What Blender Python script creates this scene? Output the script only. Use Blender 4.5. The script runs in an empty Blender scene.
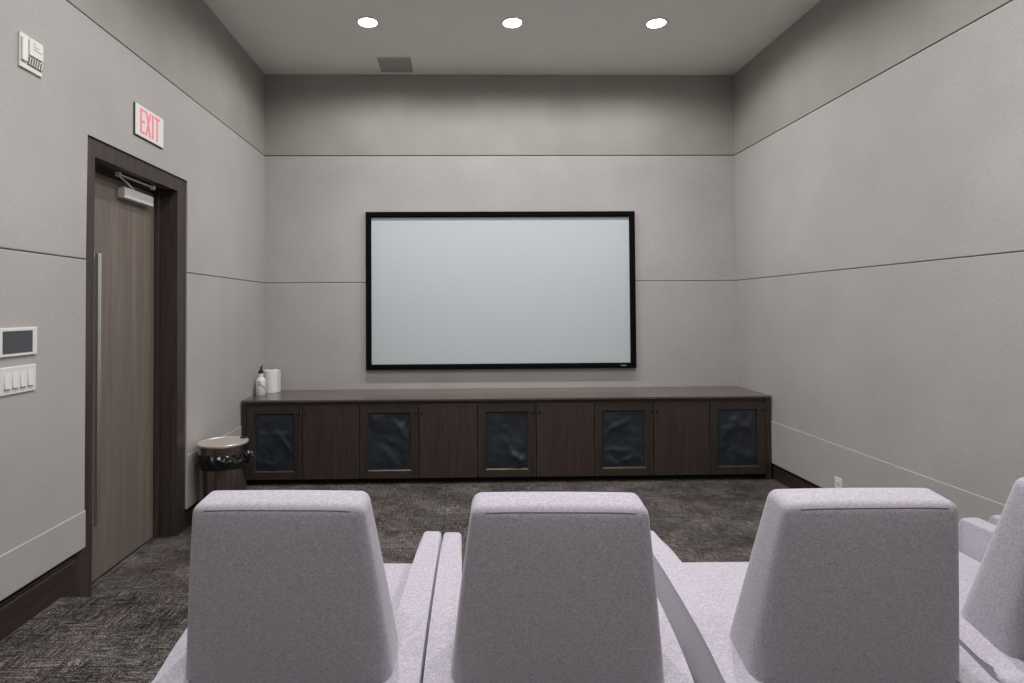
import bpy, bmesh, math, random
from mathutils import Vector, Matrix, noise
random.seed(7)
SC = bpy.context.scene
COL = SC.collection
PI = math.pi

# ------------------------------------------------------------------ helpers
def lin(c):
    out = []
    for v in c[:3]:
        v /= 255.0
        out.append(v / 12.92 if v <= 0.04045 else ((v + 0.055) / 1.055) ** 2.4)
    return (*out, 1.0)

def obj(name, bm, mat, parent=None, smooth=None):
    """link a bmesh as ONE mesh object"""
    bmesh.ops.recalc_face_normals(bm, faces=bm.faces)
    me = bpy.data.meshes.new(name)
    bm.to_mesh(me); bm.free()
    me.materials.append(mat)
    if smooth is not None:
        me.polygons.foreach_set('use_smooth', [True] * len(me.polygons))
        me.set_sharp_from_angle(angle=math.radians(smooth))
    o = bpy.data.objects.new(name, me)
    COL.objects.link(o)
    if parent is not None: o.parent = parent
    return o

def tag(o, label=None, cat=None, group=None, kind=None):
    if label: o['label'] = label
    if cat: o['category'] = cat
    if group: o['group'] = group
    if kind: o['kind'] = kind
    return o

def thing(name, label, cat, loc=(0, 0, 0), rz=0.0, group=None, kind=None):
    o = bpy.data.objects.new(name, None)
    COL.objects.link(o)
    o.empty_display_size = 0.1
    o.location = loc; o.rotation_euler = (0, 0, rz)
    return tag(o, label, cat, group, kind)

def add_box(bm, lo, hi, bevel=0.0, seg=2, M=None):
    xs, ys, zs = zip(lo, hi)
    vs = [bm.verts.new((xs[i], ys[j], zs[k])) for i in (0, 1) for j in (0, 1) for k in (0, 1)]
    fs = []
    for q in ((0,1,3,2), (4,6,7,5), (0,4,5,1), (2,3,7,6), (0,2,6,4), (1,5,7,3)):
        fs.append(bm.faces.new([vs[a] for a in q]))
    geo = vs
    if bevel > 0:
        es = list({e for f in fs for e in f.edges})
        r = bmesh.ops.bevel(bm, geom=es, offset=bevel, segments=seg, affect='EDGES', profile=0.5, clamp_overlap=True)
        geo = list({v for v in vs if v.is_valid} | set(r['verts']))
    if M is not None:
        bmesh.ops.transform(bm, matrix=M, verts=[v for v in geo if v.is_valid])
    return bm

def box(lo, hi, bevel=0.0, seg=2):
    return add_box(bmesh.new(), lo, hi, bevel, seg)

def prism(bm, pts, axis, a, b, bevel=0.0, seg=3):
    """closed outline pts (2-D) extruded along axis (0=x: pts=(y,z); 1=y: pts=(x,z); 2=z: pts=(x,y))"""
    def mk(p, t):
        return (t, p[0], p[1]) if axis == 0 else ((p[0], t, p[1]) if axis == 1 else (p[0], p[1], t))
    A = [bm.verts.new(mk(p, a)) for p in pts]
    B = [bm.verts.new(mk(p, b)) for p in pts]
    n = len(pts)
    f1 = bm.faces.new(A); f2 = bm.faces.new(B[::-1])
    for i in range(n):
        bm.faces.new((A[i], B[i], B[(i + 1) % n], A[(i + 1) % n]))
    if bevel > 0:
        es = list(set(f1.edges) | set(f2.edges))
        bmesh.ops.bevel(bm, geom=es, offset=bevel, segments=seg, affect='EDGES', profile=0.5, clamp_overlap=True)
    return bm

def lathe(bm, prof, n=48, c=(0, 0, 0), jitter=None):
    """prof: (r,z) list from bottom to top; r=0 closes"""
    rings = []
    for r, z in prof:
        if r <= 1e-6:
            rings.append([bm.verts.new((c[0], c[1], c[2] + z))])
        else:
            ring = []
            for i in range(n):
                a = 2 * PI * i / n
                rr, zz = (r, z) if jitter is None else jitter(r, z, a)
                ring.append(bm.verts.new((c[0] + rr * math.cos(a), c[1] + rr * math.sin(a), c[2] + zz)))
            rings.append(ring)
    for A, B in zip(rings, rings[1:]):
        for i in range(n):
            j = (i + 1) % n
            if len(A) == 1 and len(B) == 1: continue
            if len(A) == 1: bm.faces.new((A[0], B[i], B[j]))
            elif len(B) == 1: bm.faces.new((A[i], B[0], A[j]))
            else: bm.faces.new((A[i], A[j], B[j], B[i]))
    return bm

def tube(bm, pts, r, n=10, caps=True):
    P = [Vector(p) for p in pts]
    rings = []
    up = Vector((0, 0, 1))
    for i, p in enumerate(P):
        t = (P[min(i + 1, len(P) - 1)] - P[max(i - 1, 0)]).normalized()
        a = t.cross(up)
        if a.length < 1e-3: a = t.cross(Vector((1, 0, 0)))
        a.normalize(); b = t.cross(a).normalized()
        rings.append([bm.verts.new(p + r * (math.cos(2*PI*k/n) * a + math.sin(2*PI*k/n) * b)) for k in range(n)])
    for A, B in zip(rings, rings[1:]):
        for k in range(n):
            bm.faces.new((A[k], A[(k+1) % n], B[(k+1) % n], B[k]))
    if caps:
        bm.faces.new(rings[0]); bm.faces.new(rings[-1][::-1])
    return bm

def cushion(bm, corners, r, dims, n=8, bulge=(0, 0, 0, 0, 0, 0)):
    """upholstered block: the surface of a rounded box mapped onto 8 corners
    corners[i][j][k]: i left/right, j rear/front, k bottom/top. bulge for -x,+x,-y,+y,-z,+z."""
    a = [d / 2 for d in dims]
    def coords(h):
        e = [0, .2, .42, .68, 1]
        lo = [-h + r * t for t in e]
        mid = [-h + r + (2 * h - 2 * r) * t / n for t in range(1, n)]
        return lo + mid + [-x for x in reversed(lo)]
    G = [coords(h) for h in a]
    def pos(p):
        q = Vector([max(-a[i] + r, min(a[i] - r, p[i])) for i in range(3)])
        d = Vector(p) - q
        if d.length > 1e-9: d = d.normalized() * r
        s = q + d
        u = [(s[i] / a[i] + 1) / 2 for i in range(3)]
        out = Vector()
        for i in (0, 1):
            for j in (0, 1):
                for k in (0, 1):
                    w = (u[0] if i else 1 - u[0]) * (u[1] if j else 1 - u[1]) * (u[2] if k else 1 - u[2])
                    out += w * Vector(corners[i][j][k])
        w = [1 - (2 * t - 1) ** 2 for t in u]
        for ax in range(3):
            o1, o2 = [x for x in (0, 1, 2) if x != ax]
            m = w[o1] * w[o2]
            out[ax] += (-bulge[2*ax] * m * (1 - u[ax]) + bulge[2*ax+1] * m * u[ax])
        return out
    cache = {}
    def vert(p):
        key = tuple(round(x, 6) for x in p)
        if key not in cache: cache[key] = bm.verts.new(pos(p))
        return cache[key]
    for ax in range(3):
        o1, o2 = [x for x in (0, 1, 2) if x != ax]
        for sgn in (-1, 1):
            for i in range(len(G[o1]) - 1):
                for j in range(len(G[o2]) - 1):
                    q = []
                    for di, dj in ((0,0), (1,0), (1,1), (0,1)):
                        p = [0, 0, 0]
                        p[ax] = sgn * a[ax]; p[o1] = G[o1][i+di]; p[o2] = G[o2][j+dj]
                        q.append(vert(p))
                    bm.faces.new(q)
    return pos

# ------------------------------------------------------------------ materials
def mat(name, color, rough=0.6, metal=0.0, spec=0.5):
    m = bpy.data.materials.new(name); m.use_nodes = True
    b = m.node_tree.nodes['Principled BSDF']
    b.inputs['Base Color'].default_value = lin(color)
    b.inputs['Roughness'].default_value = rough
    b.inputs['Metallic'].default_value = metal
    b.inputs['Specular IOR Level'].default_value = spec
    return m

class N:
    def __init__(s, m): s.t = m.node_tree; s.b = s.t.nodes['Principled BSDF']
    def new(s, kind, **kw):
        n = s.t.nodes.new(kind)
        for k, v in kw.items(): setattr(n, k, v)
        return n
    def link(s, a, b): s.t.links.new(a, b)
    def coords(s, scale=(1, 1, 1), kind='Object', rot=(0, 0, 0)):
        tc = s.new('ShaderNodeTexCoord'); mp = s.new('ShaderNodeMapping')
        mp.inputs['Scale'].default_value = scale; mp.inputs['Rotation'].default_value = rot
        s.link(tc.outputs[kind], mp.inputs['Vector']); return mp.outputs['Vector']
    def noise(s, vec, scale, detail=4, rough=0.5, dist=0.0):
        n = s.new('ShaderNodeTexNoise')
        n.inputs['Scale'].default_value = scale; n.inputs['Detail'].default_value = detail
        n.inputs['Roughness'].default_value = rough; n.inputs['Distortion'].default_value = dist
        s.link(vec, n.inputs['Vector']); return n.outputs['Fac']
    def ramp(s, fac, stops):
        r = s.new('ShaderNodeValToRGB'); e = r.color_ramp.elements
        while len(e) < len(stops): e.new(0.5)
        for el, (p, c) in zip(e, stops): el.position = p; el.color = c if len(c) == 4 else lin(c)
        s.link(fac, r.inputs['Fac']); return r.outputs['Color']
    def mix(s, fac, a, b, blend='MIX'):
        m = s.new('ShaderNodeMix', data_type='RGBA', blend_type=blend)
        if isinstance(fac, float): m.inputs[0].default_value = fac
        else: s.link(fac, m.inputs[0])
        for i, x in ((6, a), (7, b)):
            if isinstance(x, tuple): m.inputs[i].default_value = x
            else: s.link(x, m.inputs[i])
        return m.outputs[2]
    def math(s, op, a, b=0.0):
        m = s.new('ShaderNodeMath', operation=op)
        for i, x in ((0, a), (1, b)):
            if isinstance(x, (int, float)): m.inputs[i].default_value = x
            else: s.link(x, m.inputs[i])
        return m.outputs[0]
    def bump(s, h, strength, dist=0.002):
        b = s.new('ShaderNodeBump'); b.inputs['Strength'].default_value = strength
        b.inputs['Distance'].default_value = dist
        s.link(h, b.inputs['Height']); s.link(b.outputs['Normal'], s.b.inputs['Normal'])
    def color(s, c): s.link(c, s.b.inputs['Base Color'])

def m_panel():
    m = mat('wall_fabric', (176, 172, 169), 0.95, spec=0.15); n = N(m)
    v = n.coords((1, 1, 1))
    big = n.noise(v, 2.2, 3)
    th1 = n.noise(n.coords((40, 40, 420)), 1.0, 3)
    th2 = n.noise(n.coords((420, 420, 40)), 1.0, 3)
    th = n.math('ADD', th1, th2)
    c = n.ramp(n.math('MULTIPLY', th, 0.5), [(0.34, (163, 159, 157)), (0.66, (188, 185, 183))])
    c2 = n.mix(0.25, c, n.ramp(big, [(0.35, (165, 161, 159)), (0.65, (186, 183, 181))]))
    n.color(c2); n.bump(th, 0.25, 0.0015)
    return m

def m_paint(name, col, amt=4):
    m = mat(name, col, 0.75, spec=0.25); n = N(m)
    f = n.noise(n.coords(), 3.0, 4)
    n.color(n.ramp(f, [(0.3, tuple(c - amt for c in col)), (0.7, tuple(c + amt for c in col))]))
    n.bump(n.noise(n.coords(), 260, 2), 0.08, 0.001)
    return m

def m_wood(name, dark, light, rough=0.45, axis=2, scale=1.0):
    m = mat(name, dark, rough, spec=0.4); n = N(m)
    sc = [38 * scale] * 3; sc[axis] = 1.6 * scale
    g = n.noise(n.coords(tuple(sc)), 1.0, 6, 0.62, 0.6)
    sc2 = [150 * scale] * 3; sc2[axis] = 5 * scale
    g2 = n.noise(n.coords(tuple(sc2)), 1.0, 3, 0.5)
    f = n.math('ADD', n.math('MULTIPLY', g, 0.7), n.math('MULTIPLY', g2, 0.3))
    n.color(n.ramp(f, [(0.36, dark), (0.64, light)])); n.bump(g2, 0.06, 0.001)
    return m

def m_carpet():
    m = mat('carpet', (60, 57, 55), 1.0, spec=0.05); n = N(m)
    # woven streaks along both directions of the tiles
    sy = n.noise(n.coords((130, 11.0, 20)), 1.0, 4, 0.65)
    sx = n.noise(n.coords((11.0, 130, 20)), 1.0, 4, 0.65)
    br = n.noise(n.coords((150, 150, 150)), 1.0, 4, 0.75)
    patch = n.noise(n.coords((2.6, 3.4, 1)), 1.0, 3, 0.6)
    pick = n.ramp(n.noise(n.coords((9, 14, 1)), 1.0, 3, 0.6), [(0.44, (0, 0, 0, 1)), (0.56, (1, 1, 1, 1))])
    st = n.mix(pick, sy, sx)
    st = n.math('ADD', n.math('MULTIPLY', st, 0.40), n.math('MULTIPLY', br, 0.46))
    st = n.math('ADD', st, n.math('MULTIPLY', patch, 0.15))
    c = n.ramp(st, [(0.41, (28, 27, 27)), (0.485, (66, 62, 61)), (0.545, (114, 107, 106)), (0.63, (186, 177, 174))])
    tint = n.noise(n.coords((3.2, 4.0, 1)), 1.0, 2)
    c = n.mix(1.0, c, n.ramp(tint, [(0.40, (249, 252, 248)), (0.60, (255, 250, 250))]), 'MULTIPLY')
    pile = n.noise(n.coords((300, 300, 300)), 1.0, 2)
    c = n.mix(0.5, c, n.ramp(pile, [(0.3, (70, 70, 70)), (0.7, (255, 255, 255))]), 'MULTIPLY')
    # dark joints between the half metre tiles
    tc = n.new('ShaderNodeTexCoord'); sep = n.new('ShaderNodeSeparateXYZ'); n.link(tc.outputs['Object'], sep.inputs[0])
    j = None
    for k in (0, 1):
        fr = n.math('FRACT', n.math('MULTIPLY', n.math('ADD', sep.outputs[k], 50.13), 2.0))
        e = n.math('LESS_THAN', fr, 0.012)
        j = e if j is None else n.math('MAXIMUM', j, e)
    c = n.mix(n.math('MULTIPLY', j, 0.6), c, lin((26, 25, 25)))
    n.color(c)
    n.bump(n.math('ADD', pile, st), 0.6, 0.006)
    return m

def m_upholstery():
    m = mat('chair_fabric', (176, 168, 177), 0.95, spec=0.12); n = N(m)
    t1 = n.noise(n.coords((420, 420, 130)), 1.0, 3, 0.6)
    t2 = n.noise(n.coords((130, 130, 420)), 1.0, 3, 0.6)
    f = n.math('MULTIPLY', n.math('ADD', t1, t2), 0.5)
    n.color(n.ramp(f, [(0.36, (148, 142, 154)), (0.64, (190, 184, 194))]))
    n.bump(f, 0.35, 0.002)
    n.b.inputs['Sheen Weight'].default_value = 0.25
    n.b.inputs['Sheen Roughness'].default_value = 0.5
    return m

def m_metal(name, col, rough, streak=True, axis=2):
    m = mat(name, col, rough, 1.0); n = N(m)
    if streak:
        sc = [180] * 3; sc[axis] = 2
        f = n.noise(n.coords(tuple(sc)), 1.0, 3)
        n.color(n.ramp(f, [(0.3, tuple(int(c * .86) for c in col)), (0.7, tuple(min(255, int(c * 1.1)) for c in col))]))
    return m

def m_emit(name, col, strength):
    m = mat(name, col, 0.4); b = m.node_tree.nodes['Principled BSDF']
    b.inputs['Emission Color'].default_value = lin(col); b.inputs['Emission Strength'].default_value = strength
    return m

PANEL = m_panel()
BAND = m_paint('dark_grey_paint', (157, 156, 150))
CEIL = m_paint('ceiling_paint', (238, 235, 230), 2)
CARPET = m_carpet()
BASEB = m_wood('baseboard_wood', (44, 35, 33), (66, 54, 51), 0.4, axis=1)
FRAMEW = m_wood('door_frame_wood', (52, 44, 42), (74, 64, 61), 0.42, axis=2)
LEAFW = m_wood('door_leaf_wood', (108, 98, 90), (128, 117, 108), 0.45, axis=2, scale=0.7)
CABW = m_wood('cabinet_wood', (50, 40, 36), (72, 60, 54), 0.42, axis=2, scale=0.9)
CABF = m_wood('cabinet_frame_wood', (47, 41, 36), (64, 57, 50), 0.4, axis=2, scale=0.9)
TOPW = m_wood('countertop_wood', (78, 67, 64), (100, 88, 84), 0.17, axis=0, scale=0.9)
BLACK = mat('black_recess', (14, 14, 14), 0.8)
UPH = m_upholstery()
PIPE = mat('seam_thread', (120, 112, 124), 0.95)
FEET = mat('chair_foot_wood', (40, 34, 32), 0.5)
STEEL = m_metal('brushed_steel', (222, 220, 216), 0.42)
DSTEEL = m_metal('smoked_steel', (156, 146, 141), 0.26)
ALU = mat('silver_painted_metal', (214, 214, 214), 0.4, 0.1)
WHITEP = mat('white_plastic', (226, 226, 224), 0.4)
IVORYP = mat('ivory_plastic', (214, 215, 206), 0.45)
BLACKP = mat('black_plastic', (16, 16, 17), 0.35)
SCREENF = mat('black_velvet_frame', (9, 9, 11), 0.9, spec=0.1)
SCREEN = mat('projection_fabric', (192, 199, 203), 0.85, spec=0.2)
GLASS = mat('touch_panel_glass', (72, 74, 78), 0.12)
KNOB = mat('dark_bronze_knob', (22, 20, 19), 0.3, 0.8)

def m_cloth():
    m = mat('black_speaker_cloth', (38, 44, 53), 0.42, spec=0.55); n = N(m)
    f = n.noise(n.coords((9, 9, 9)), 1.0, 4)
    n.color(n.ramp(f, [(0.3, (27, 33, 40)), (0.7, (42, 50, 60))]))
    n.bump(n.noise(n.coords((350, 350, 350)), 1.0, 2), 0.1, 0.001)
    return m
CLOTH = m_cloth()
BAG = mat('black_bin_liner', (13, 13, 15), 0.16, spec=0.8)
REDEM = m_emit('exit_red', (228, 128, 142), 0.25)
SIGNF = m_emit('exit_face', (226, 222, 218), 0.08)
LAMP = m_emit('downlight_lens', (255, 253, 248), 14.0)

# ------------------------------------------------------------------ room dimensions (metres)
XL, XR, YB, YF = -2.0, 2.8925, 5.944, -2.6       # panel faces; YB screen wall, YF behind the camera
ZC, ZP, ZS, ZL = 4.043, 3.189, 1.877, 0.541       # ceiling, panel top, seams
RZ, RY = 0.165, 2.955                             # raised rear floor and its front edge
T = 0.03                                          # panel thickness
DY0, DY1, DZ1 = 3.197, 4.135, 2.458               # door opening at the frame
FY0, FY1, FZ1 = 3.06, 4.272, 2.562                # outside of the door frame
XW = XL - T                                       # plaster behind the panels
G = 0.0025                                        # half a panel joint

def struct(name, bm, m, parent=None, smooth=None):
    o = obj(name, bm, m, parent, smooth)
    if parent is None: o['kind'] = 'structure'
    return o

# floor: low part by the screen, one carpeted step up to the seats
bm = bmesh.new()
prism(bm, [(YF, -0.12), (YB + 0.1, -0.12), (YB + 0.1, 0), (RY, 0), (RY, RZ - 0.012), (RY - 0.012, RZ), (YF, RZ)], 0, XL - 0.3, XR + 0.1)
struct('floor', bm, CARPET)
struct('ceiling', box((XL - 0.3, YF - 0.1, ZC), (XR + 0.1, YB + 0.1, ZC + 0.1)), CEIL)

# walls: painted plaster with stretched fabric panels as parts
bm = bmesh.new()
prism(bm, [(YF, -0.1), (FY0 + .01, -0.1), (FY0 + .01, FZ1 - .01), (FY1 - .01, FZ1 - .01), (FY1 - .01, -0.1), (YB + 0.1, -0.1), (YB + 0.1, ZC), (YF, ZC)], 0, XW - 0.16, XW)
wl = struct('wall_left', bm, BAND)
wr = struct('wall_right', box((XR + T, YF, -0.1), (XR + 0.1, YB + 0.1, ZC)), BAND)
wb = struct('wall_back', box((XW, YB + T, -0.1), (XR + T, YB + 0.1, ZC)), BAND)
wf = struct('wall_front', box((XL - 0.3, YF - 0.1, -0.1), (XR + 0.1, YF, ZC)), m_paint('rear_wall_paint', (176, 172, 169)))

def panel(name, pts, axis, a, b, parent, bev=0.005):
    return obj(name, prism(bmesh.new(), pts, axis, a, b, bevel=bev, seg=2), PANEL, parent)
def rect(a0, a1, b0, b1): return [(a0, b0), (a1, b0), (a1, b1), (a0, b1)]
BZr, BZl = 0.345, 0.15                            # underside of the lowest panels on the step / on the low floor
g = G
YE = YB + 0.02                                    # the panels run into the corners
PY0, PY1, PZ1 = 3.114, 4.258, 2.559               # edge of the panels round the door
PR = 0.007                                        # the lowest panels stand a little proud
for w, axis, a, b in ((wl, 0, XW, XL), (wr, 0, XR, XR + T)):
    if w is wl:
        panel('fabric_panel', [(YF, ZS + g), (PY0, ZS + g), (PY0, PZ1), (PY1, PZ1), (PY1, ZS + g), (YE, ZS + g), (YE, ZP), (YF, ZP)], axis, a, b, w)
        panel('fabric_panel', rect(YF, PY0, ZL, ZS - g), axis, a, b, w, 0.003)
        panel('fabric_panel', rect(PY1, YE, ZL, ZS - g), axis, a, b, w, 0.003)
        panel('fabric_panel', [(YF, BZr), (PY0, BZr), (PY0, ZL), (YF, ZL)], axis, a, b + PR, w)
        panel('fabric_panel', rect(PY1, YE, BZl, ZL), axis, a, b + PR, w)
        obj('painted_band', box((XW, YF, ZP + 0.011), (XL - 0.005, YE, ZC)), BAND, w)
    else:
        panel('fabric_panel', rect(YF, YE, ZS + g, ZP), axis, a, b, w)
        panel('fabric_panel', rect(YF, YE, ZL, ZS - g), axis, a, b, w, 0.003)
        panel('fabric_panel', [(YF, BZr), (RY, BZr), (RY, BZl), (YE, BZl), (YE, ZL), (YF, ZL)], axis, a - PR, b, w)
        obj('painted_band', box((XR + 0.005, YF, ZP + 0.011), (XR + T, YE, ZC)), BAND, w)
panel('fabric_panel', rect(XL - 0.02, XR + 0.02, ZS + g, ZP), 1, YB, YB + T, wb)
panel('fabric_panel', rect(XL - 0.02, XR + 0.02, ZL + g, ZS - g), 1, YB, YB + T, wb)
panel('fabric_panel', rect(XL - 0.02, XR + 0.02, BZl, ZL - g), 1, YB, YB + T, wb)
obj('painted_band', box((XL - 0.02, YB + 0.005, ZP + 0.011), (XR + 0.02, YB + T, ZC)), BAND, wb)

# baseboards with a stepped top edge and a reveal above, its shade painted as black strips
def bb_prof(z0, z1, x, s):      # outline in (x,z)
    return [(x, z0), (x + s * 0.022, z0), (x + s * 0.022, z1 - 0.022), (x + s * 0.017, z1 - 0.018), (x + s * 0.017, z1 - 0.004), (x + s * 0.013, z1), (x, z1)]
bm = bmesh.new(); prism(bm, bb_prof(RZ, 0.322, XW + 0.001, 1), 1, YF, RY)
prism(bm, bb_prof(0.0, 0.322, XW + 0.001, 1), 1, RY, FY0 - 0.002)
prism(bm, bb_prof(0.0, 0.128, XW + 0.001, 1), 1, FY1 + 0.002, YB)
struct('baseboard_left', bm, BASEB)
bm = bmesh.new(); prism(bm, bb_prof(RZ, 0.322, XR + T - 0.001, -1), 1, YF, RY)
prism(bm, bb_prof(0.0, 0.128, XR + T - 0.001, -1), 1, RY, YB)
struct('baseboard_right', bm, BASEB)
bm = bmesh.new()
add_box(bm, (XW, YF, 0.30), (XW + 0.003, FY0, 0.36)); add_box(bm, (XW, FY1, 0.10), (XW + 0.003, YB, 0.16))
struct('trim_1', bm, BLACK)
bm = bmesh.new()
add_box(bm, (XR + T - 0.003, YF, 0.30), (XR + T, RY, 0.36)); add_box(bm, (XR + T - 0.003, RY, 0.10), (XR + T, YB, 0.16))
struct('trim_2', bm, BLACK)

# ------------------------------------------------------------------ door
XD = XW - 0.13                                    # face of the leaf
LY0, LY1 = DY0 + 0.012, DY1 - 0.035
door = struct('door_1', box((XD - 0.045, LY0, 0.012), (XD, LY1, DZ1 - 0.03), 0.002, 1), LEAFW)
bm = bmesh.new()                                  # casing + jambs + stop
prism(bm, [(FY0, 0), (DY0, 0), (DY0, DZ1), (DY1, DZ1), (DY1, 0), (FY1, 0), (FY1, FZ1), (FY0, FZ1)], 0, XW - 0.03, XL - 0.012, 0.004, 2)
add_box(bm, (XD - 0.06, FY0 + 0.03, 0), (XW - 0.0305, DY0, FZ1 - 0.03))
add_box(bm, (XD - 0.06, DY1, 0), (XW - 0.0305, FY1 - 0.03, FZ1 - 0.03))
add_box(bm, (XD - 0.06, DY0, DZ1), (XW - 0.0305, DY1, FZ1 - 0.03))
add_box(bm, (XD - 0.06, DY1 - 0.032, 0), (XD + 0.03, DY1, DZ1), 0.003, 1)        # stop on the far jamb
add_box(bm, (XD - 0.06, DY0, DZ1 - 0.026), (XD + 0.004, DY1, DZ1))
obj('door_frame', bm, FRAMEW, door)
obj('threshold_gap', box((XD - 0.12, DY0, 0.0005), (XD - 0.006, DY1, 0.012)), BLACK, door)
obj('corridor_side', box((XD - 0.13, FY0, 0.0), (XD - 0.121, FY1, FZ1)), BLACK, door)
# long square pull on two posts
hy, hx = 3.372, XD + 0.062
bm = bmesh.new()
add_box(bm, (hx - 0.012, hy - 0.014, 0.362), (hx + 0.012, hy + 0.014, 1.935), 0.002, 1)
for z in (0.362, 1.907): add_box(bm, (XD, hy - 0.014, z), (hx - 0.0121, hy + 0.014, z + 0.028), 0.002, 1)
ph = obj('pull_handle', bm, STEEL, door); tag(ph, 'long square brushed steel door pull')
# closer: body on the leaf, arm, slide track under the frame head
dc = obj('door_closer', box((XD, 3.655, 2.315), (XD + 0.052, 3.995, 2.385), 0.006, 2), ALU, door)
bm = bmesh.new()
add_box(bm, (XD + 0.055, 3.56, 2.438), (XD + 0.075, 3.965, 2.446), 0.002, 1)
for y in (3.56, 3.955): add_box(bm, (XD + 0.05, y - 0.012, 2.428), (XD + 0.08, y + 0.012, 2.456), 0.004, 2)
obj('slide_track', bm, mat('bright_metal', (240, 240, 240), 0.4), dc)
obj('closer_arm', tube(bmesh.new(), [(XD + 0.03, 3.80, 2.386), (XD + 0.045, 3.70, 2.412), (XD + 0.06, 3.58, 2.432)], 0.006), ALU, dc)
obj('strike_plate', box((XW - 0.024, DY1 - 0.002, 0.952), (XW - 0.008, DY1 - 0.0002, 0.966), 0.0005, 1), DSTEEL, door)

# ------------------------------------------------------------------ wall fittings on the left wall
# exit sign
sg = thing('exit_sign', 'lit red and white EXIT sign on the left wall above the door', 'exit sign', (XL, 3.717, 2.787))
obj('housing', box((0.0, -0.168, -0.101), (0.009, 0.168, 0.101), 0.002, 1), BLACKP, sg)
obj('face_plate', box((0.0092, -0.165, -0.096), (0.015, 0.165, 0.099), 0.002, 1), SIGNF, sg)
def letter_bm(ch, y0, w, h, x0, x1, t):
    bm = bmesh.new(); z0 = -h / 2 + 0.003; z1 = z0 + h
    if ch in 'EIT':
        if ch == 'E':
            add_box(bm, (x0, y0, z0), (x1, y0 + t, z1))
            for z in (z0, (z0 + z1) / 2 - t * .4, z1 - t * .8): add_box(bm, (x0, y0 + t, z), (x1, y0 + w, z + t * .8))
        if ch == 'I': add_box(bm, (x0, y0, z0), (x1, y0 + t, z1))
        if ch == 'T':
            add_box(bm, (x0, y0 + w / 2 - t / 2, z0), (x1, y0 + w / 2 + t / 2, z1 - t * .8)); add_box(bm, (x0, y0, z1 - t * .8), (x1, y0 + w, z1))
    else:
        prism(bm, [(y0, z0), (y0 + t, z0), (y0 + w, z1), (y0 + w - t, z1)], 0, x0, x1)
        prism(bm, [(y0 + w - t, z0), (y0 + w, z0), (y0 + t, z1), (y0, z1)], 0, x0 + .0003, x1 + .0003)
    return bm
for ch, y0, w in (('E', -0.118, 0.052), ('X', -0.058, 0.066), ('I', 0.019, 0.018), ('T', 0.049, 0.066)):
    obj('letter', letter_bm(ch, y0, w, 0.155, 0.0151, 0.0168, 0.018), REDEM, sg)

# fire alarm horn strobe
fa = thing('fire_alarm', 'ivory fire alarm horn strobe high on the left wall near the ceiling band', 'fire alarm', (XL, 2.697, 2.797))
obj('back_plate', box((0, -0.072, -0.080), (0.010, 0.072, 0.080), 0.004, 2), IVORYP, fa)
obj('strobe_lens', box((0.0102, -0.068, -0.05), (0.022, -0.034, 0.062), 0.006, 2), mat('strobe_lens', (236, 238, 236), 0.1), fa)
bm = box((0.0102, -0.022, -0.008), (0.018, 0.066, 0.07), 0.003, 2)
obj('horn_cover', bm, IVORYP, fa)
bm = bmesh.new()
for k in range(3): add_box(bm, (0.0181, 0.0, 0.024 + k * 0.014), (0.0185, 0.056 - k * 0.02, 0.028 + k * 0.014))
obj('lettering', bm, mat('grey_print', (140, 142, 138), 0.6), fa)
bm = box((0.0102, -0.028, -0.056), (0.014, 0.064, -0.016), 0.001, 1)
gr = obj('horn_grille', bm, mat('grille_grey', (86, 88, 84), 0.6), fa)
bm = bmesh.new()
for k in range(6):
    y = -0.024 + k * 0.015
    prism(bm, [(y, -0.053), (y + 0.004, -0.053), (y + 0.012, -0.019), (y + 0.008, -0.019)], 0, 0.0142, 0.017)
obj('grille_bar', bm, IVORYP, gr)

# touch panel
tp = thing('touch_panel', 'white framed grey touch screen on the left wall above the light switches', 'touch panel', (XL, 2.632, 1.463))
obj('bezel', box((0, -0.120, -0.064), (0.009, 0.118, 0.064), 0.003, 2), WHITEP, tp)
obj('display', box((0.0092, -0.090, -0.050), (0.0102, 0.086, 0.050), 0.0005, 1), GLASS, tp)
# four gang switch
sw = thing('light_switch', 'white four rocker light switch plate below the touch screen', 'light switch', (XL, 2.640, 1.292))
obj('cover_plate', box((0, -0.106, -0.0615), (0.007, 0.106, 0.0615), 0.003, 2), WHITEP, sw)
for k in range(4):
    y = -0.069 + k * 0.046
    bm = bmesh.new()
    prism(bm, [(0.0072, -0.034), (0.0145, -0.034), (0.0085, 0.034), (0.0072, 0.034)], 1, y - 0.0165, y + 0.0165, 0.001, 1)
    rk = obj('rocker', bm, WHITEP, sw)
    obj('rocker_painted_shadow', box((0.0071, y - 0.0165, -0.0375), (0.0076, y + 0.0165, -0.0345)), BLACKP, rk)  # black strip painted in for the shadow under the rocker
# outlet on the right wall
ou = thing('wall_outlet', 'white outlet plate low on the right wall behind the armchairs', 'wall outlet', (XR - 0.005, 4.352, 0.232))
obj('cover_plate', box((-0.007, -0.041, -0.06), (0, 0.041, 0.06), 0.003, 2), WHITEP, ou)
for z in (-0.022, 0.022):
    s = obj('socket', box((-0.0095, -0.017, z - 0.015), (-0.0072, 0.017, z + 0.015), 0.002, 1), WHITEP, ou)
    bm = bmesh.new()
    for y in (-0.007, 0.005): add_box(bm, (-0.0099, y, z - 0.005), (-0.0096, y + 0.002, z + 0.005))
    obj('slot', bm, BLACKP, s)

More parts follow.
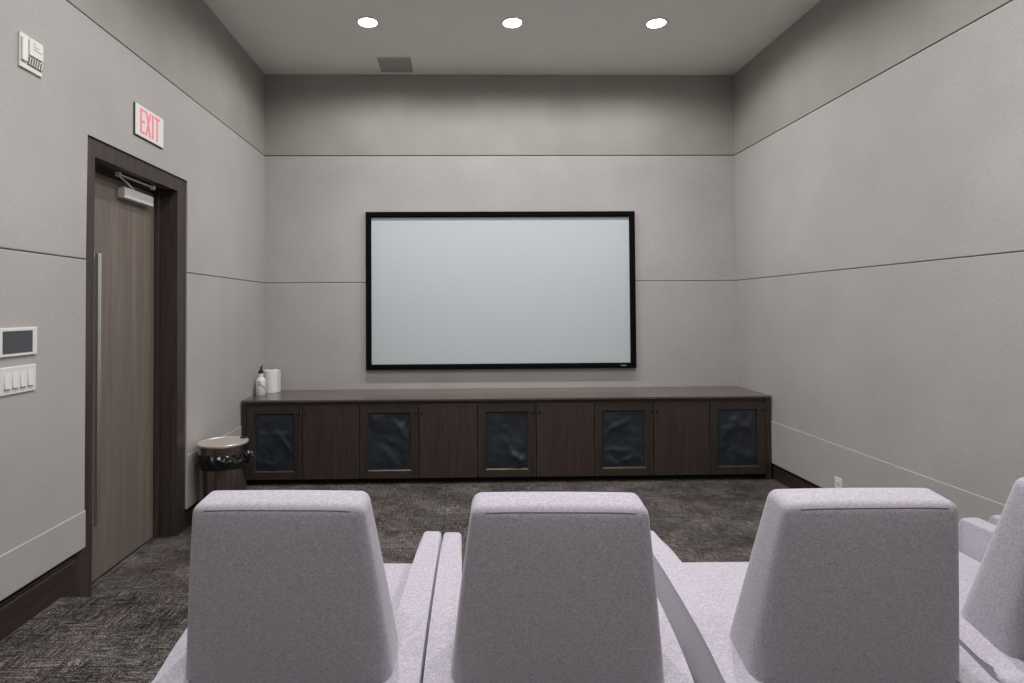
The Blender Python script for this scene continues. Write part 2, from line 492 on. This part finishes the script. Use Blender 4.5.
# ------------------------------------------------------------------ projection screen
ps = thing('projection_screen', 'wide white projection screen in a black frame on the far wall', 'projection screen', (0.432, YB - 0.002, 1.789))
hw, hh, fw = 1.390, 0.811, 0.054
bm = bmesh.new()
def frame_bm(bm, hw, hh, f, y0, y1, zc=0.0, xc=0.0, inset=0.012):
    """mitred frame, front at y0 (towards the viewer), sloping lip inside"""
    def ring(w, h, y): return [bm.verts.new((xc + sx * w, y, zc + sz * h)) for sx, sz in ((-1,-1), (1,-1), (1,1), (-1,1))]
    R = [ring(hw, hh, y1), ring(hw, hh, y0 + 0.003), ring(hw - 0.003, hh - 0.003, y0), ring(hw - f + inset, hh - f + inset, y0), ring(hw - f, hh - f, y0 + 0.010), ring(hw - f, hh - f, y1)]
    for A, B in zip(R, R[1:] + R[:1]):
        for i in range(4):
            j = (i + 1) % 4
            bm.faces.new((A[i], A[j], B[j], B[i]))
    return bm
obj('frame', frame_bm(bm, hw, hh, fw, -0.048, 0.0), SCREENF, ps)
obj('screen_surface', box((-hw + 0.05, -0.016, -hh + 0.05), (hw - 0.05, -0.009, hh - 0.05)), SCREEN, ps)
bm = bmesh.new()
for k in range(6): add_box(bm, (1.228 + k * 0.0095, -0.0488, -0.789), (1.2345 + k * 0.0095, -0.0482, -0.777 - 0.002 * (k % 2)))
obj('badge', bm, mat('badge_grey', (150, 152, 155), 0.5), ps)

# ------------------------------------------------------------------ media cabinets
CY = 5.300            # face frame plane; door faces a little in front
SX = [-1.946, -1.437, -0.918, -0.378, 0.159, 0.698, 1.235, 1.783, 2.305, 2.829]
CZ0, CZ1 = 0.062, 0.754
DZb, DZt = 0.055, 0.722
units = [(0, 2, 'dark wood cabinet at the left end beside the waste bin'),
         (2, 4, 'dark wood double cabinet second from the left under the screen edge'),
         (4, 6, 'dark wood double cabinet in the middle below the screen'),
         (6, 8, 'dark wood double cabinet second from the right, below the screen corner'),
         (8, 9, 'dark wood single door cabinet at the right end against the right wall')]
def cloth_bm(x0, x1, z0, z1, y, seed):
    bm = bmesh.new(); nx, nz = 34, 44
    rnd = random.Random(seed)
    folds = [(rnd.uniform(0, 1), rnd.uniform(0, 1), rnd.uniform(-1.1, 0.3) if k % 2 else rnd.uniform(0.2, 1.1), rnd.uniform(0.05, 0.11), rnd.uniform(0.6, 1.2) * (1 if k % 3 else -0.8)) for k in range(8)]
    V = []
    for j in range(nz + 1):
        for i in range(nx + 1):
            u, v = i / nx, j / nz
            env = min(1.0, 7 * min(u, 1 - u)) * min(1.0, 7 * min(v, 1 - v))
            h = 0.0
            for (cu, cv, a, w, s) in folds:
                d = (u - cu) * math.sin(a) + (v - cv) * math.cos(a) * 1.3
                l = (u - cu) * math.cos(a) - (v - cv) * math.sin(a)
                h += s * math.exp(-(d / w) ** 2) * math.exp(-(l / 0.5) ** 2)
            h = 0.0105 * h + 0.008 * noise.noise(Vector((u * 3 + seed, v * 4, seed * 2.3))) + 0.0025 * noise.noise(Vector((u * 8, v * 9 + seed, seed)))
            V.append(bm.verts.new((x0 + u * (x1 - x0), y - env * max(h + 0.004, -0.0012), z0 + v * (z1 - z0))))
    for j in range(nz):
        for i in range(nx):
            a = j * (nx + 1) + i
            bm.faces.new((V[a], V[a + 1], V[a + nx + 2], V[a + nx + 1]))
    return bm
for ui, (s0, s1, lab) in enumerate(units):
    x0, x1 = SX[s0], SX[s1]
    if ui == 0: x0 = XL + 0.012
    if ui == 4: x1 = XR - 0.012
    x0 += 0.001; x1 -= 0.001
    cx = (x0 + x1) / 2
    t = thing('media_cabinet', lab, 'cabinet', (cx, CY, 0), 0, 'media cabinets along the screen wall')
    bm = bmesh.new()
    add_box(bm, (x0 - cx, 0.0, CZ0), (x1 - cx, YB - CY - 0.012, CZ1))
    # end stiles reaching down to the floor
    obj('carcass', bm, CABF, t)
    if ui == 0:
        obj('end_panel', box((x0 - cx, -0.012, 0.0), (SX[0] - cx - 0.004, -0.0005, CZ1), 0.001, 1), CABF, t)
    if ui == 4:
        obj('end_panel', box((SX[9] - cx + 0.004, -0.012, 0.0), (x1 - cx, 0.04, CZ1), 0.001, 1), CABF, t)
    obj('toe_kick', box((x0 - cx, 0.05, 0.0), (x1 - cx if ui != 4 else SX[9] - cx, 0.065, CZ0 - 0.0005)), BLACK, t)
    for s in range(s0, s1):
        a, b = SX[s] - cx + 0.003, SX[s + 1] - cx - 0.003
        knob_right = (s % 2 == 0)
        if s % 2 == 0:                                    # framed door with cloth
            m_ = bmesh.new()
            w2, h2 = (b - a) / 2, (DZt - DZb) / 2
            xc, zc = (a + b) / 2, (DZt + DZb) / 2
            frame_bm(m_, w2, h2, 0.078, -0.022, -0.001, zc, xc, inset=0.010)
            d = obj('door', m_, CABF, t)
            f = 0.0775
            obj('cloth_panel', cloth_bm(a + f, b - f, DZb + f, DZt - f, -0.0035, s + 1), CLOTH, d, 180)
            kx = b - 0.024
        else:
            d = obj('door', box((a, -0.022, DZb), (b, -0.001, DZt), 0.003, 2), CABW, t)
            kx = a + 0.024
        kb = bmesh.new(); lathe(kb, [(0, 0), (0.005, 0), (0.004, 0.008), (0.0085, 0.014), (0.007, 0.021), (0, 0.022)], 16)
        bmesh.ops.transform(kb, matrix=Matrix.Translation((kx, -0.0222, DZt - 0.075)) @ Matrix.Rotation(PI / 2, 4, 'X'), verts=kb.verts)
        obj('knob', kb, KNOB, d, 60)
bm = box((XL + 0.012, CY - 0.030, CZ1 + 0.003), (XR - 0.012, YB - 0.006, 0.777), 0.003, 2)
tag(obj('countertop', bm, TOPW), 'long glossy dark wood countertop over the row of cabinets', 'countertop')

# ------------------------------------------------------------------ things on the countertop
TZ = 0.777
bt = thing('pump_bottle', 'white pump bottle with black nozzle on the left end of the countertop', 'bottle', (-1.930, 5.62, TZ), 0.4)
obj('body', lathe(bmesh.new(), [(0, 0), (0.044, 0), (0.0465, 0.004), (0.0465, 0.132), (0.043, 0.148), (0.030, 0.164), (0.027, 0.168), (0.027, 0.172), (0, 0.172)], 32), WHITEP, bt, 40)
obj('collar', lathe(bmesh.new(), [(0, 0.1722), (0.024, 0.1722), (0.024, 0.205), (0.020, 0.209), (0, 0.209)], 28), WHITEP, bt, 40)
bm = bmesh.new()
lathe(bm, [(0, 0.2092), (0.024, 0.2092), (0.025, 0.222), (0.018, 0.238), (0.014, 0.262), (0.008, 0.272), (0, 0.272)], 20)
prism(bm, [(0.0, 0.252), (-0.006, 0.276), (-0.016, 0.290), (-0.020, 0.288), (-0.012, 0.268), (-0.010, 0.246)], 1, -0.010, 0.010, 0.002, 1)
for v in bm.verts:
    if v.co.z > 0.2450: v.co.x = -v.co.x
obj('pump', bm, BLACKP, bt, 40)
bm = bmesh.new()                                   # printed swoosh and lines on the front
def curved(pts, r):                                # strip points (angle, z) wrapped on the bottle
    tube(bm, [(0.0468 * math.cos(a), 0.0468 * math.sin(a), z) for a, z in pts], r, 6)
curved([(-2.25 + 1.45 * k / 14, 0.108 - 0.05 * (k / 14) ** 2.2) for k in range(15)], 0.0030)
curved([(-2.2 + 0.5 * k / 10, 0.123 + 0.006 * math.sin(k / 10 * PI)) for k in range(11)], 0.0034)
curved([(-2.15 + 0.3 * k / 8, 0.094) for k in range(9)], 0.0024)
obj('printed_mark', bm, mat('black_print', (40, 40, 42), 0.6), bt)

PAPER = mat('white_paper', (232, 233, 236), 0.85, spec=0.2)
bx = thing('paper_towel_roll', 'white paper towel roll standing upright behind the pump bottle', 'paper towel roll', (-1.886, 5.80, TZ), 0)
obj('paper', lathe(bmesh.new(), [(0.022, 0.001), (0.072, 0.0), (0.0745, 0.002), (0.0755, 0.11), (0.0745, 0.219), (0.072, 0.221), (0.040, 0.2195), (0.022, 0.221), (0.022, 0.001)], 48), PAPER, bx, 40)
obj('loose_sheet', box((0.0757, -0.03, 0.003), (0.0765, 0.045, 0.218), 0.0003, 1), PAPER, bx)
obj('core_tube', lathe(bmesh.new(), [(0.019, 0.0), (0.0215, 0.0), (0.0215, 0.2225), (0.019, 0.2225), (0.019, 0.0)], 32), mat('brown_card', (150, 122, 96), 0.8), bx, 40)

# ------------------------------------------------------------------ waste bin
bn = thing('waste_bin', 'round steel waste bin with black liner between door and cabinets', 'waste bin', (-1.792, 4.395, 0))
obj('body', lathe(bmesh.new(), [(0, 0.0), (0.160, 0.0), (0.163, 0.006), (0.168, 0.40), (0.170, 0.50), (0.1705, 0.555), (0.150, 0.555), (0.15, 0.3), (0, 0.3)], 64), DSTEEL, bn, 40)
obj('foot_ring', lathe(bmesh.new(), [(0.1605, 0.0005), (0.168, 0.0005), (0.168, 0.022), (0.1645, 0.024)], 48), BLACKP, bn, 40)
LIDM = m_metal('lid_steel', (206, 194, 186), 0.32, False); LIDM.node_tree.nodes['Principled BSDF'].inputs['Metallic'].default_value = 0.55
ld = obj('lid', lathe(bmesh.new(), [(0.150, 0.5560), (0.1725, 0.5560), (0.1745, 0.552), (0.1770, 0.535), (0.1775, 0.597), (0.1790, 0.604), (0.176, 0.609), (0.170, 0.610), (0.166, 0.608), (0.164, 0.604), (0.10, 0.606), (0, 0.607)][0:2] + [(0.1745, 0.54), (0.1772, 0.54), (0.1778, 0.596), (0.1800, 0.600), (0.1795, 0.607), (0.176, 0.610), (0.170, 0.610), (0.166, 0.608), (0.164, 0.605), (0.10, 0.607), (0, 0.608)], 64), LIDM, bn, 30)
obj('collar', lathe(bmesh.new(), [(0.1779, 0.542), (0.1788, 0.542), (0.1792, 0.594), (0.1783, 0.594), (0.1779, 0.542)], 64), DSTEEL, ld, 40)
obj('hinge', box((0.085, 0.105, 0.6095), (0.135, 0.135, 0.617), 0.003, 1), BLACKP, ld)
def ruffle(r, z, a):
    k = 1.0 if r > 0.1735 else 0.0
    w = noise.noise(Vector((math.cos(a) * 3.2, math.sin(a) * 3.2, z * 9)))
    w2 = noise.noise(Vector((math.cos(a) * 9, math.sin(a) * 9, z * 30 + 4)))
    w3 = noise.noise(Vector((math.cos(a) * 15, math.sin(a) * 15, z * 70 + 9)))
    z2 = z + k * (0.012 * w + 0.006 * w2) - k * 0.012 * math.sin(a + 1.1) 
    return r + k * (0.006 * w + 0.009 * w2 + 0.005 * w3), z2
prof = [(0.1722, 0.545), (0.1735, 0.536)] + [(0.177 + 0.013 * math.sin(t / 15 * PI), 0.532 - 0.098 * t / 15) for t in range(16)] + [(0.1725, 0.430)]
bg = obj('liner', lathe(bmesh.new(), prof, 140, jitter=ruffle), BAG, bn, 180)
bm = bmesh.new()
bmesh.ops.create_icosphere(bm, subdivisions=4, radius=1)
for v in bm.verts:
    p = v.co.copy()
    q = 1 + 0.35 * noise.noise(p * 2.4) + 0.22 * noise.noise(p * 6)
    v.co = Vector((p.x * 0.036 * q, p.y * 0.026 * q, p.z * 0.026 * q)) + Vector((0.205, -0.035, 0.515))
obj('liner_knot', bm, BAG, bg, 180)

# ------------------------------------------------------------------ armchairs
def make_chair():
    t = thing('armchair', '', 'armchair')
    W, A = 0.338, 0.068
    # backrest: tapered wedge, wider at the bottom, leaning towards the rear
    def C(x, y, z): return (x, y, z)
    def sides(x_b, x_t):
        return [[C(x_b, -0.366, 0.36), C(x_t, -0.454, 0.958)], [C(x_b, -0.171, 0.36), C(x_t * 0.985, -0.352, 0.973)]]
    cs = [sides(-0.284, -0.2115), sides(0.284, 0.2115)]
    bm = bmesh.new()
    pos = cushion(bm, cs, 0.025, (0.49, 0.12, 0.61), 10, (0.004, 0.004, 0.007, 0.012, 0, 0.004))
    b = obj('backrest', bm, UPH, t, 180)
    # top seam along the rear edge
    pts = []
    for k in range(33):
        u = 2 * k / 32 - 1
        p = pos((u * 0.205, -0.06, 0.305 - 0.025 * (0.30 + 0.12 * abs(u) ** 6)))
        pts.append(p + Vector((0, -0.0004, 0)))
    obj('seam', tube(bmesh.new(), pts, 0.0017, 6), PIPE, b, 180)
    # seat cushion
    w = W - A - 0.012
    cs = [[[(-w, -0.232, 0.30), (-w, -0.232, 0.440)], [(-w, 0.378, 0.315), (-w, 0.378, 0.468)]],
          [[(w, -0.232, 0.30), (w, -0.232, 0.440)], [(w, 0.378, 0.315), (w, 0.378, 0.468)]]]
    bm = bmesh.new(); cushion(bm, cs, 0.028, (0.53, 0.58, 0.15), 8, (0, 0, 0, 0.008, 0, 0.006))
    obj('seat', bm, UPH, t, 180)
    # arm slabs: top falls to the rear, rounded front and rear ends
    def arc(cy, cz, r, a0, a1, n=7): return [(cy + r * math.cos(math.radians(a0 + (a1 - a0) * k / n)), cz + r * math.sin(math.radians(a0 + (a1 - a0) * k / n))) for k in range(n + 1)]
    out = [(0.365, 0.075), (0.380, 0.20)] + arc(0.345, 0.555, 0.036, 0, 84) + [(0.20, 0.586), (0.05, 0.574), (-0.10, 0.557), (-0.22, 0.540), (-0.30, 0.523), (-0.38, 0.499)] + arc(-0.4354, 0.4412, 0.045, 70, 180, 8) + [(-0.468, 0.25), (-0.44, 0.075)]
    for s in (-1, 1):
        xa, xb = s * W, s * (W - A)
        bm = prism(bmesh.new(), out, 0, min(xa, xb), max(xa, xb), 0.014, 4)
        for v in bm.verts:                             # the inner side flares in towards the back
            k = (W - abs(v.co.x)) / A
            v.co.x -= s * 0.026 * k * min(1.0, max(0.0, (0.30 - v.co.y) / 0.5))
        obj('armrest', bm, UPH, t, 60)
    # upholstered frame between the arms, below the seat and behind the back
    bm = bmesh.new()
    add_box(bm, (-w, -0.19, 0.075), (w, 0.362, 0.298), 0.012, 3)
    obj('seat_frame', bm, UPH, t, 60)
    bm = box((-w, -0.352, 0.075), (w, -0.235, 0.355), 0.015, 3)
    obj('rear_panel', bm, UPH, t, 60)
    for sx in (-1, 1):
        for sy in (-0.30, 0.31):
            bm = bmesh.new()
            lathe(bm, [(0, 0), (0.017, 0), (0.019, 0.004), (0.025, 0.0745), (0, 0.0745)], 20, (sx * (W - 0.038), sy, 0))
            obj('leg', bm, FEET, t, 40)
    return t
def copy_thing(root):
    r = root.copy(); COL.objects.link(r)
    for ch in list(root.children):
        c = ch.copy(); COL.objects.link(c); c.parent = r
        for gch in ch.children:
            d = gch.copy(); COL.objects.link(d); d.parent = c
    return r
chair = make_chair()
chairs = [(-0.427, 1.860, -2.5, 'light grey fabric armchair nearest the door, leftmost of the row'),
          (0.257, 1.820, -2.5, 'light grey fabric armchair second from the left, standing in front of the middle cabinet'),
          (1.001, 1.822, -0.7, 'light grey fabric armchair third from the left, in front of the wall outlet'),
          (1.722, 1.905, 1.0, 'light grey fabric armchair cut by the right edge of the photo, fourth from the left'),
          (2.500, 1.950, 2.5, 'light grey fabric armchair against the right wall, only an armrest showing')]
for i, (x, y, deg, lab) in enumerate(chairs):
    o = chair if i == 0 else copy_thing(chair)
    o.location = (x, y, RZ); o.rotation_euler = (0, 0, math.radians(deg))
    if i == 3: o.scale = (1.045, 1, 1)                   # this one is a little wider
    tag(o, lab, 'armchair', 'row of light grey armchairs')

# ------------------------------------------------------------------ ceiling fittings and lamps
LX = [-0.765, 0.467, 1.706]
LY = [4.855, 2.45, 0.05, -1.6]  # first row has fixtures; the rearmost, unseen, is added fill on the chair backs
names = ['left', 'middle', 'right']
def make_light():
    t = thing('downlight', '', 'downlight')
    obj('trim_ring', lathe(bmesh.new(), [(0.078, 0.0), (0.098, 0.0), (0.098, -0.004), (0.092, -0.008), (0.080, -0.006)], 48), WHITEP, t, 60)
    obj('lens', lathe(bmesh.new(), [(0.0, -0.016), (0.04, -0.0145), (0.066, -0.009), (0.0775, -0.002), (0.0775, 0.0), (0, 0.0)], 48), LAMP, t, 60)
    return t
dl = make_light(); first = True
for r, y in enumerate(LY):
    for c, x in enumerate(LX):
        if r == 0:
            o = dl if first else copy_thing(dl); first = False
            o.location = (x, y, ZC - 0.0005)
            tag(o, {0: 'round lit downlight at the left of the ceiling row, near the vent', 1: 'round lit downlight in the middle of the ceiling row', 2: 'round lit downlight at the right of the ceiling row'}[c], 'downlight', 'recessed downlights in the ceiling')
        L = bpy.data.lights.new('downlight_beam', 'SPOT')
        L.energy = [57, 57, 37, 24][r]; L.color = (1.0, 0.99, 0.978)
        L.spot_size = math.radians(172); L.spot_blend = 0.40; L.shadow_soft_size = 0.07
        lo = bpy.data.objects.new('downlight_beam', L); COL.objects.link(lo)
        lo.location = (x, y, ZC - 0.03)
        K = L.copy(); K.energy = [86, 88, 32, 14][r]; K.spot_size = math.radians(100); K.spot_blend = 1.0   # core of the beam
        ko = bpy.data.objects.new('downlight_core', K); COL.objects.link(ko); ko.location = lo.location

vt = thing('ceiling_vent', 'square grey ceiling vent beside the left downlight', 'ceiling vent', (-0.625, 5.705, ZC))
obj('vent_frame', None or (lambda bm: (add_box(bm, (-0.185, -0.20, -0.008), (-0.165, 0.20, 0)), add_box(bm, (0.165, -0.20, -0.008), (0.185, 0.20, 0)), add_box(bm, (-0.1649, -0.20, -0.008), (0.1649, -0.18, 0)), add_box(bm, (-0.1649, 0.18, -0.008), (0.1649, 0.20, 0)), bm)[-1])(bmesh.new()), CEIL, vt)
obj('duct_opening', box((-0.1645, -0.1795, -0.0004), (0.1645, 0.1795, -0.0001)), mat('duct_grey', (172, 169, 165), 0.8), vt)
for k in range(9):
    y = -0.165 + k * 0.041
    bm = bmesh.new(); prism(bm, [(y, -0.007), (y + 0.004, -0.007), (y + 0.026, -0.0008), (y + 0.020, -0.0008)], 0, -0.1645, 0.1645)
    obj('louvre', bm, CEIL, vt)

# ------------------------------------------------------------------ camera, world, colour management
w = bpy.data.worlds.new('world'); SC.world = w; w.use_nodes = True
w.node_tree.nodes['Background'].inputs['Color'].default_value = (0.02, 0.02, 0.02, 1)
cam = bpy.data.cameras.new('camera'); co = bpy.data.objects.new('camera', cam); COL.objects.link(co)
yaw, pitch, roll = 0.019124847, 0.018823688, -0.0062864054
fpx, pcx, pcy = 574.0, 470.3657, 297.8399
cam.sensor_fit = 'HORIZONTAL'; cam.sensor_width = 36.0; cam.lens = fpx / 1024 * 36
cam.shift_x = (512 - pcx) / 1024; cam.shift_y = (pcy - 341.5) / 1024
f = Vector((math.sin(yaw) * math.cos(pitch), math.cos(yaw) * math.cos(pitch), math.sin(pitch)))
r = Vector((math.cos(yaw), -math.sin(yaw), 0)); u = r.cross(f)
r2 = math.cos(roll) * r + math.sin(roll) * u; u2 = -math.sin(roll) * r + math.cos(roll) * u
M = Matrix(((r2.x, u2.x, -f.x, 0), (r2.y, u2.y, -f.y, 0), (r2.z, u2.z, -f.z, 1.60), (0, 0, 0, 1)))
co.matrix_world = M
cam.clip_start = 0.05
SC.camera = co
vs = SC.view_settings
vs.view_transform = 'Standard'; vs.look = 'None'; vs.gamma = 1.0; vs.exposure = 0.17
try: vs.use_curve_mapping = False
except Exception: pass
SC.cycles.max_bounces = 12; SC.cycles.diffuse_bounces = 8
SC.cycles.use_denoising = True
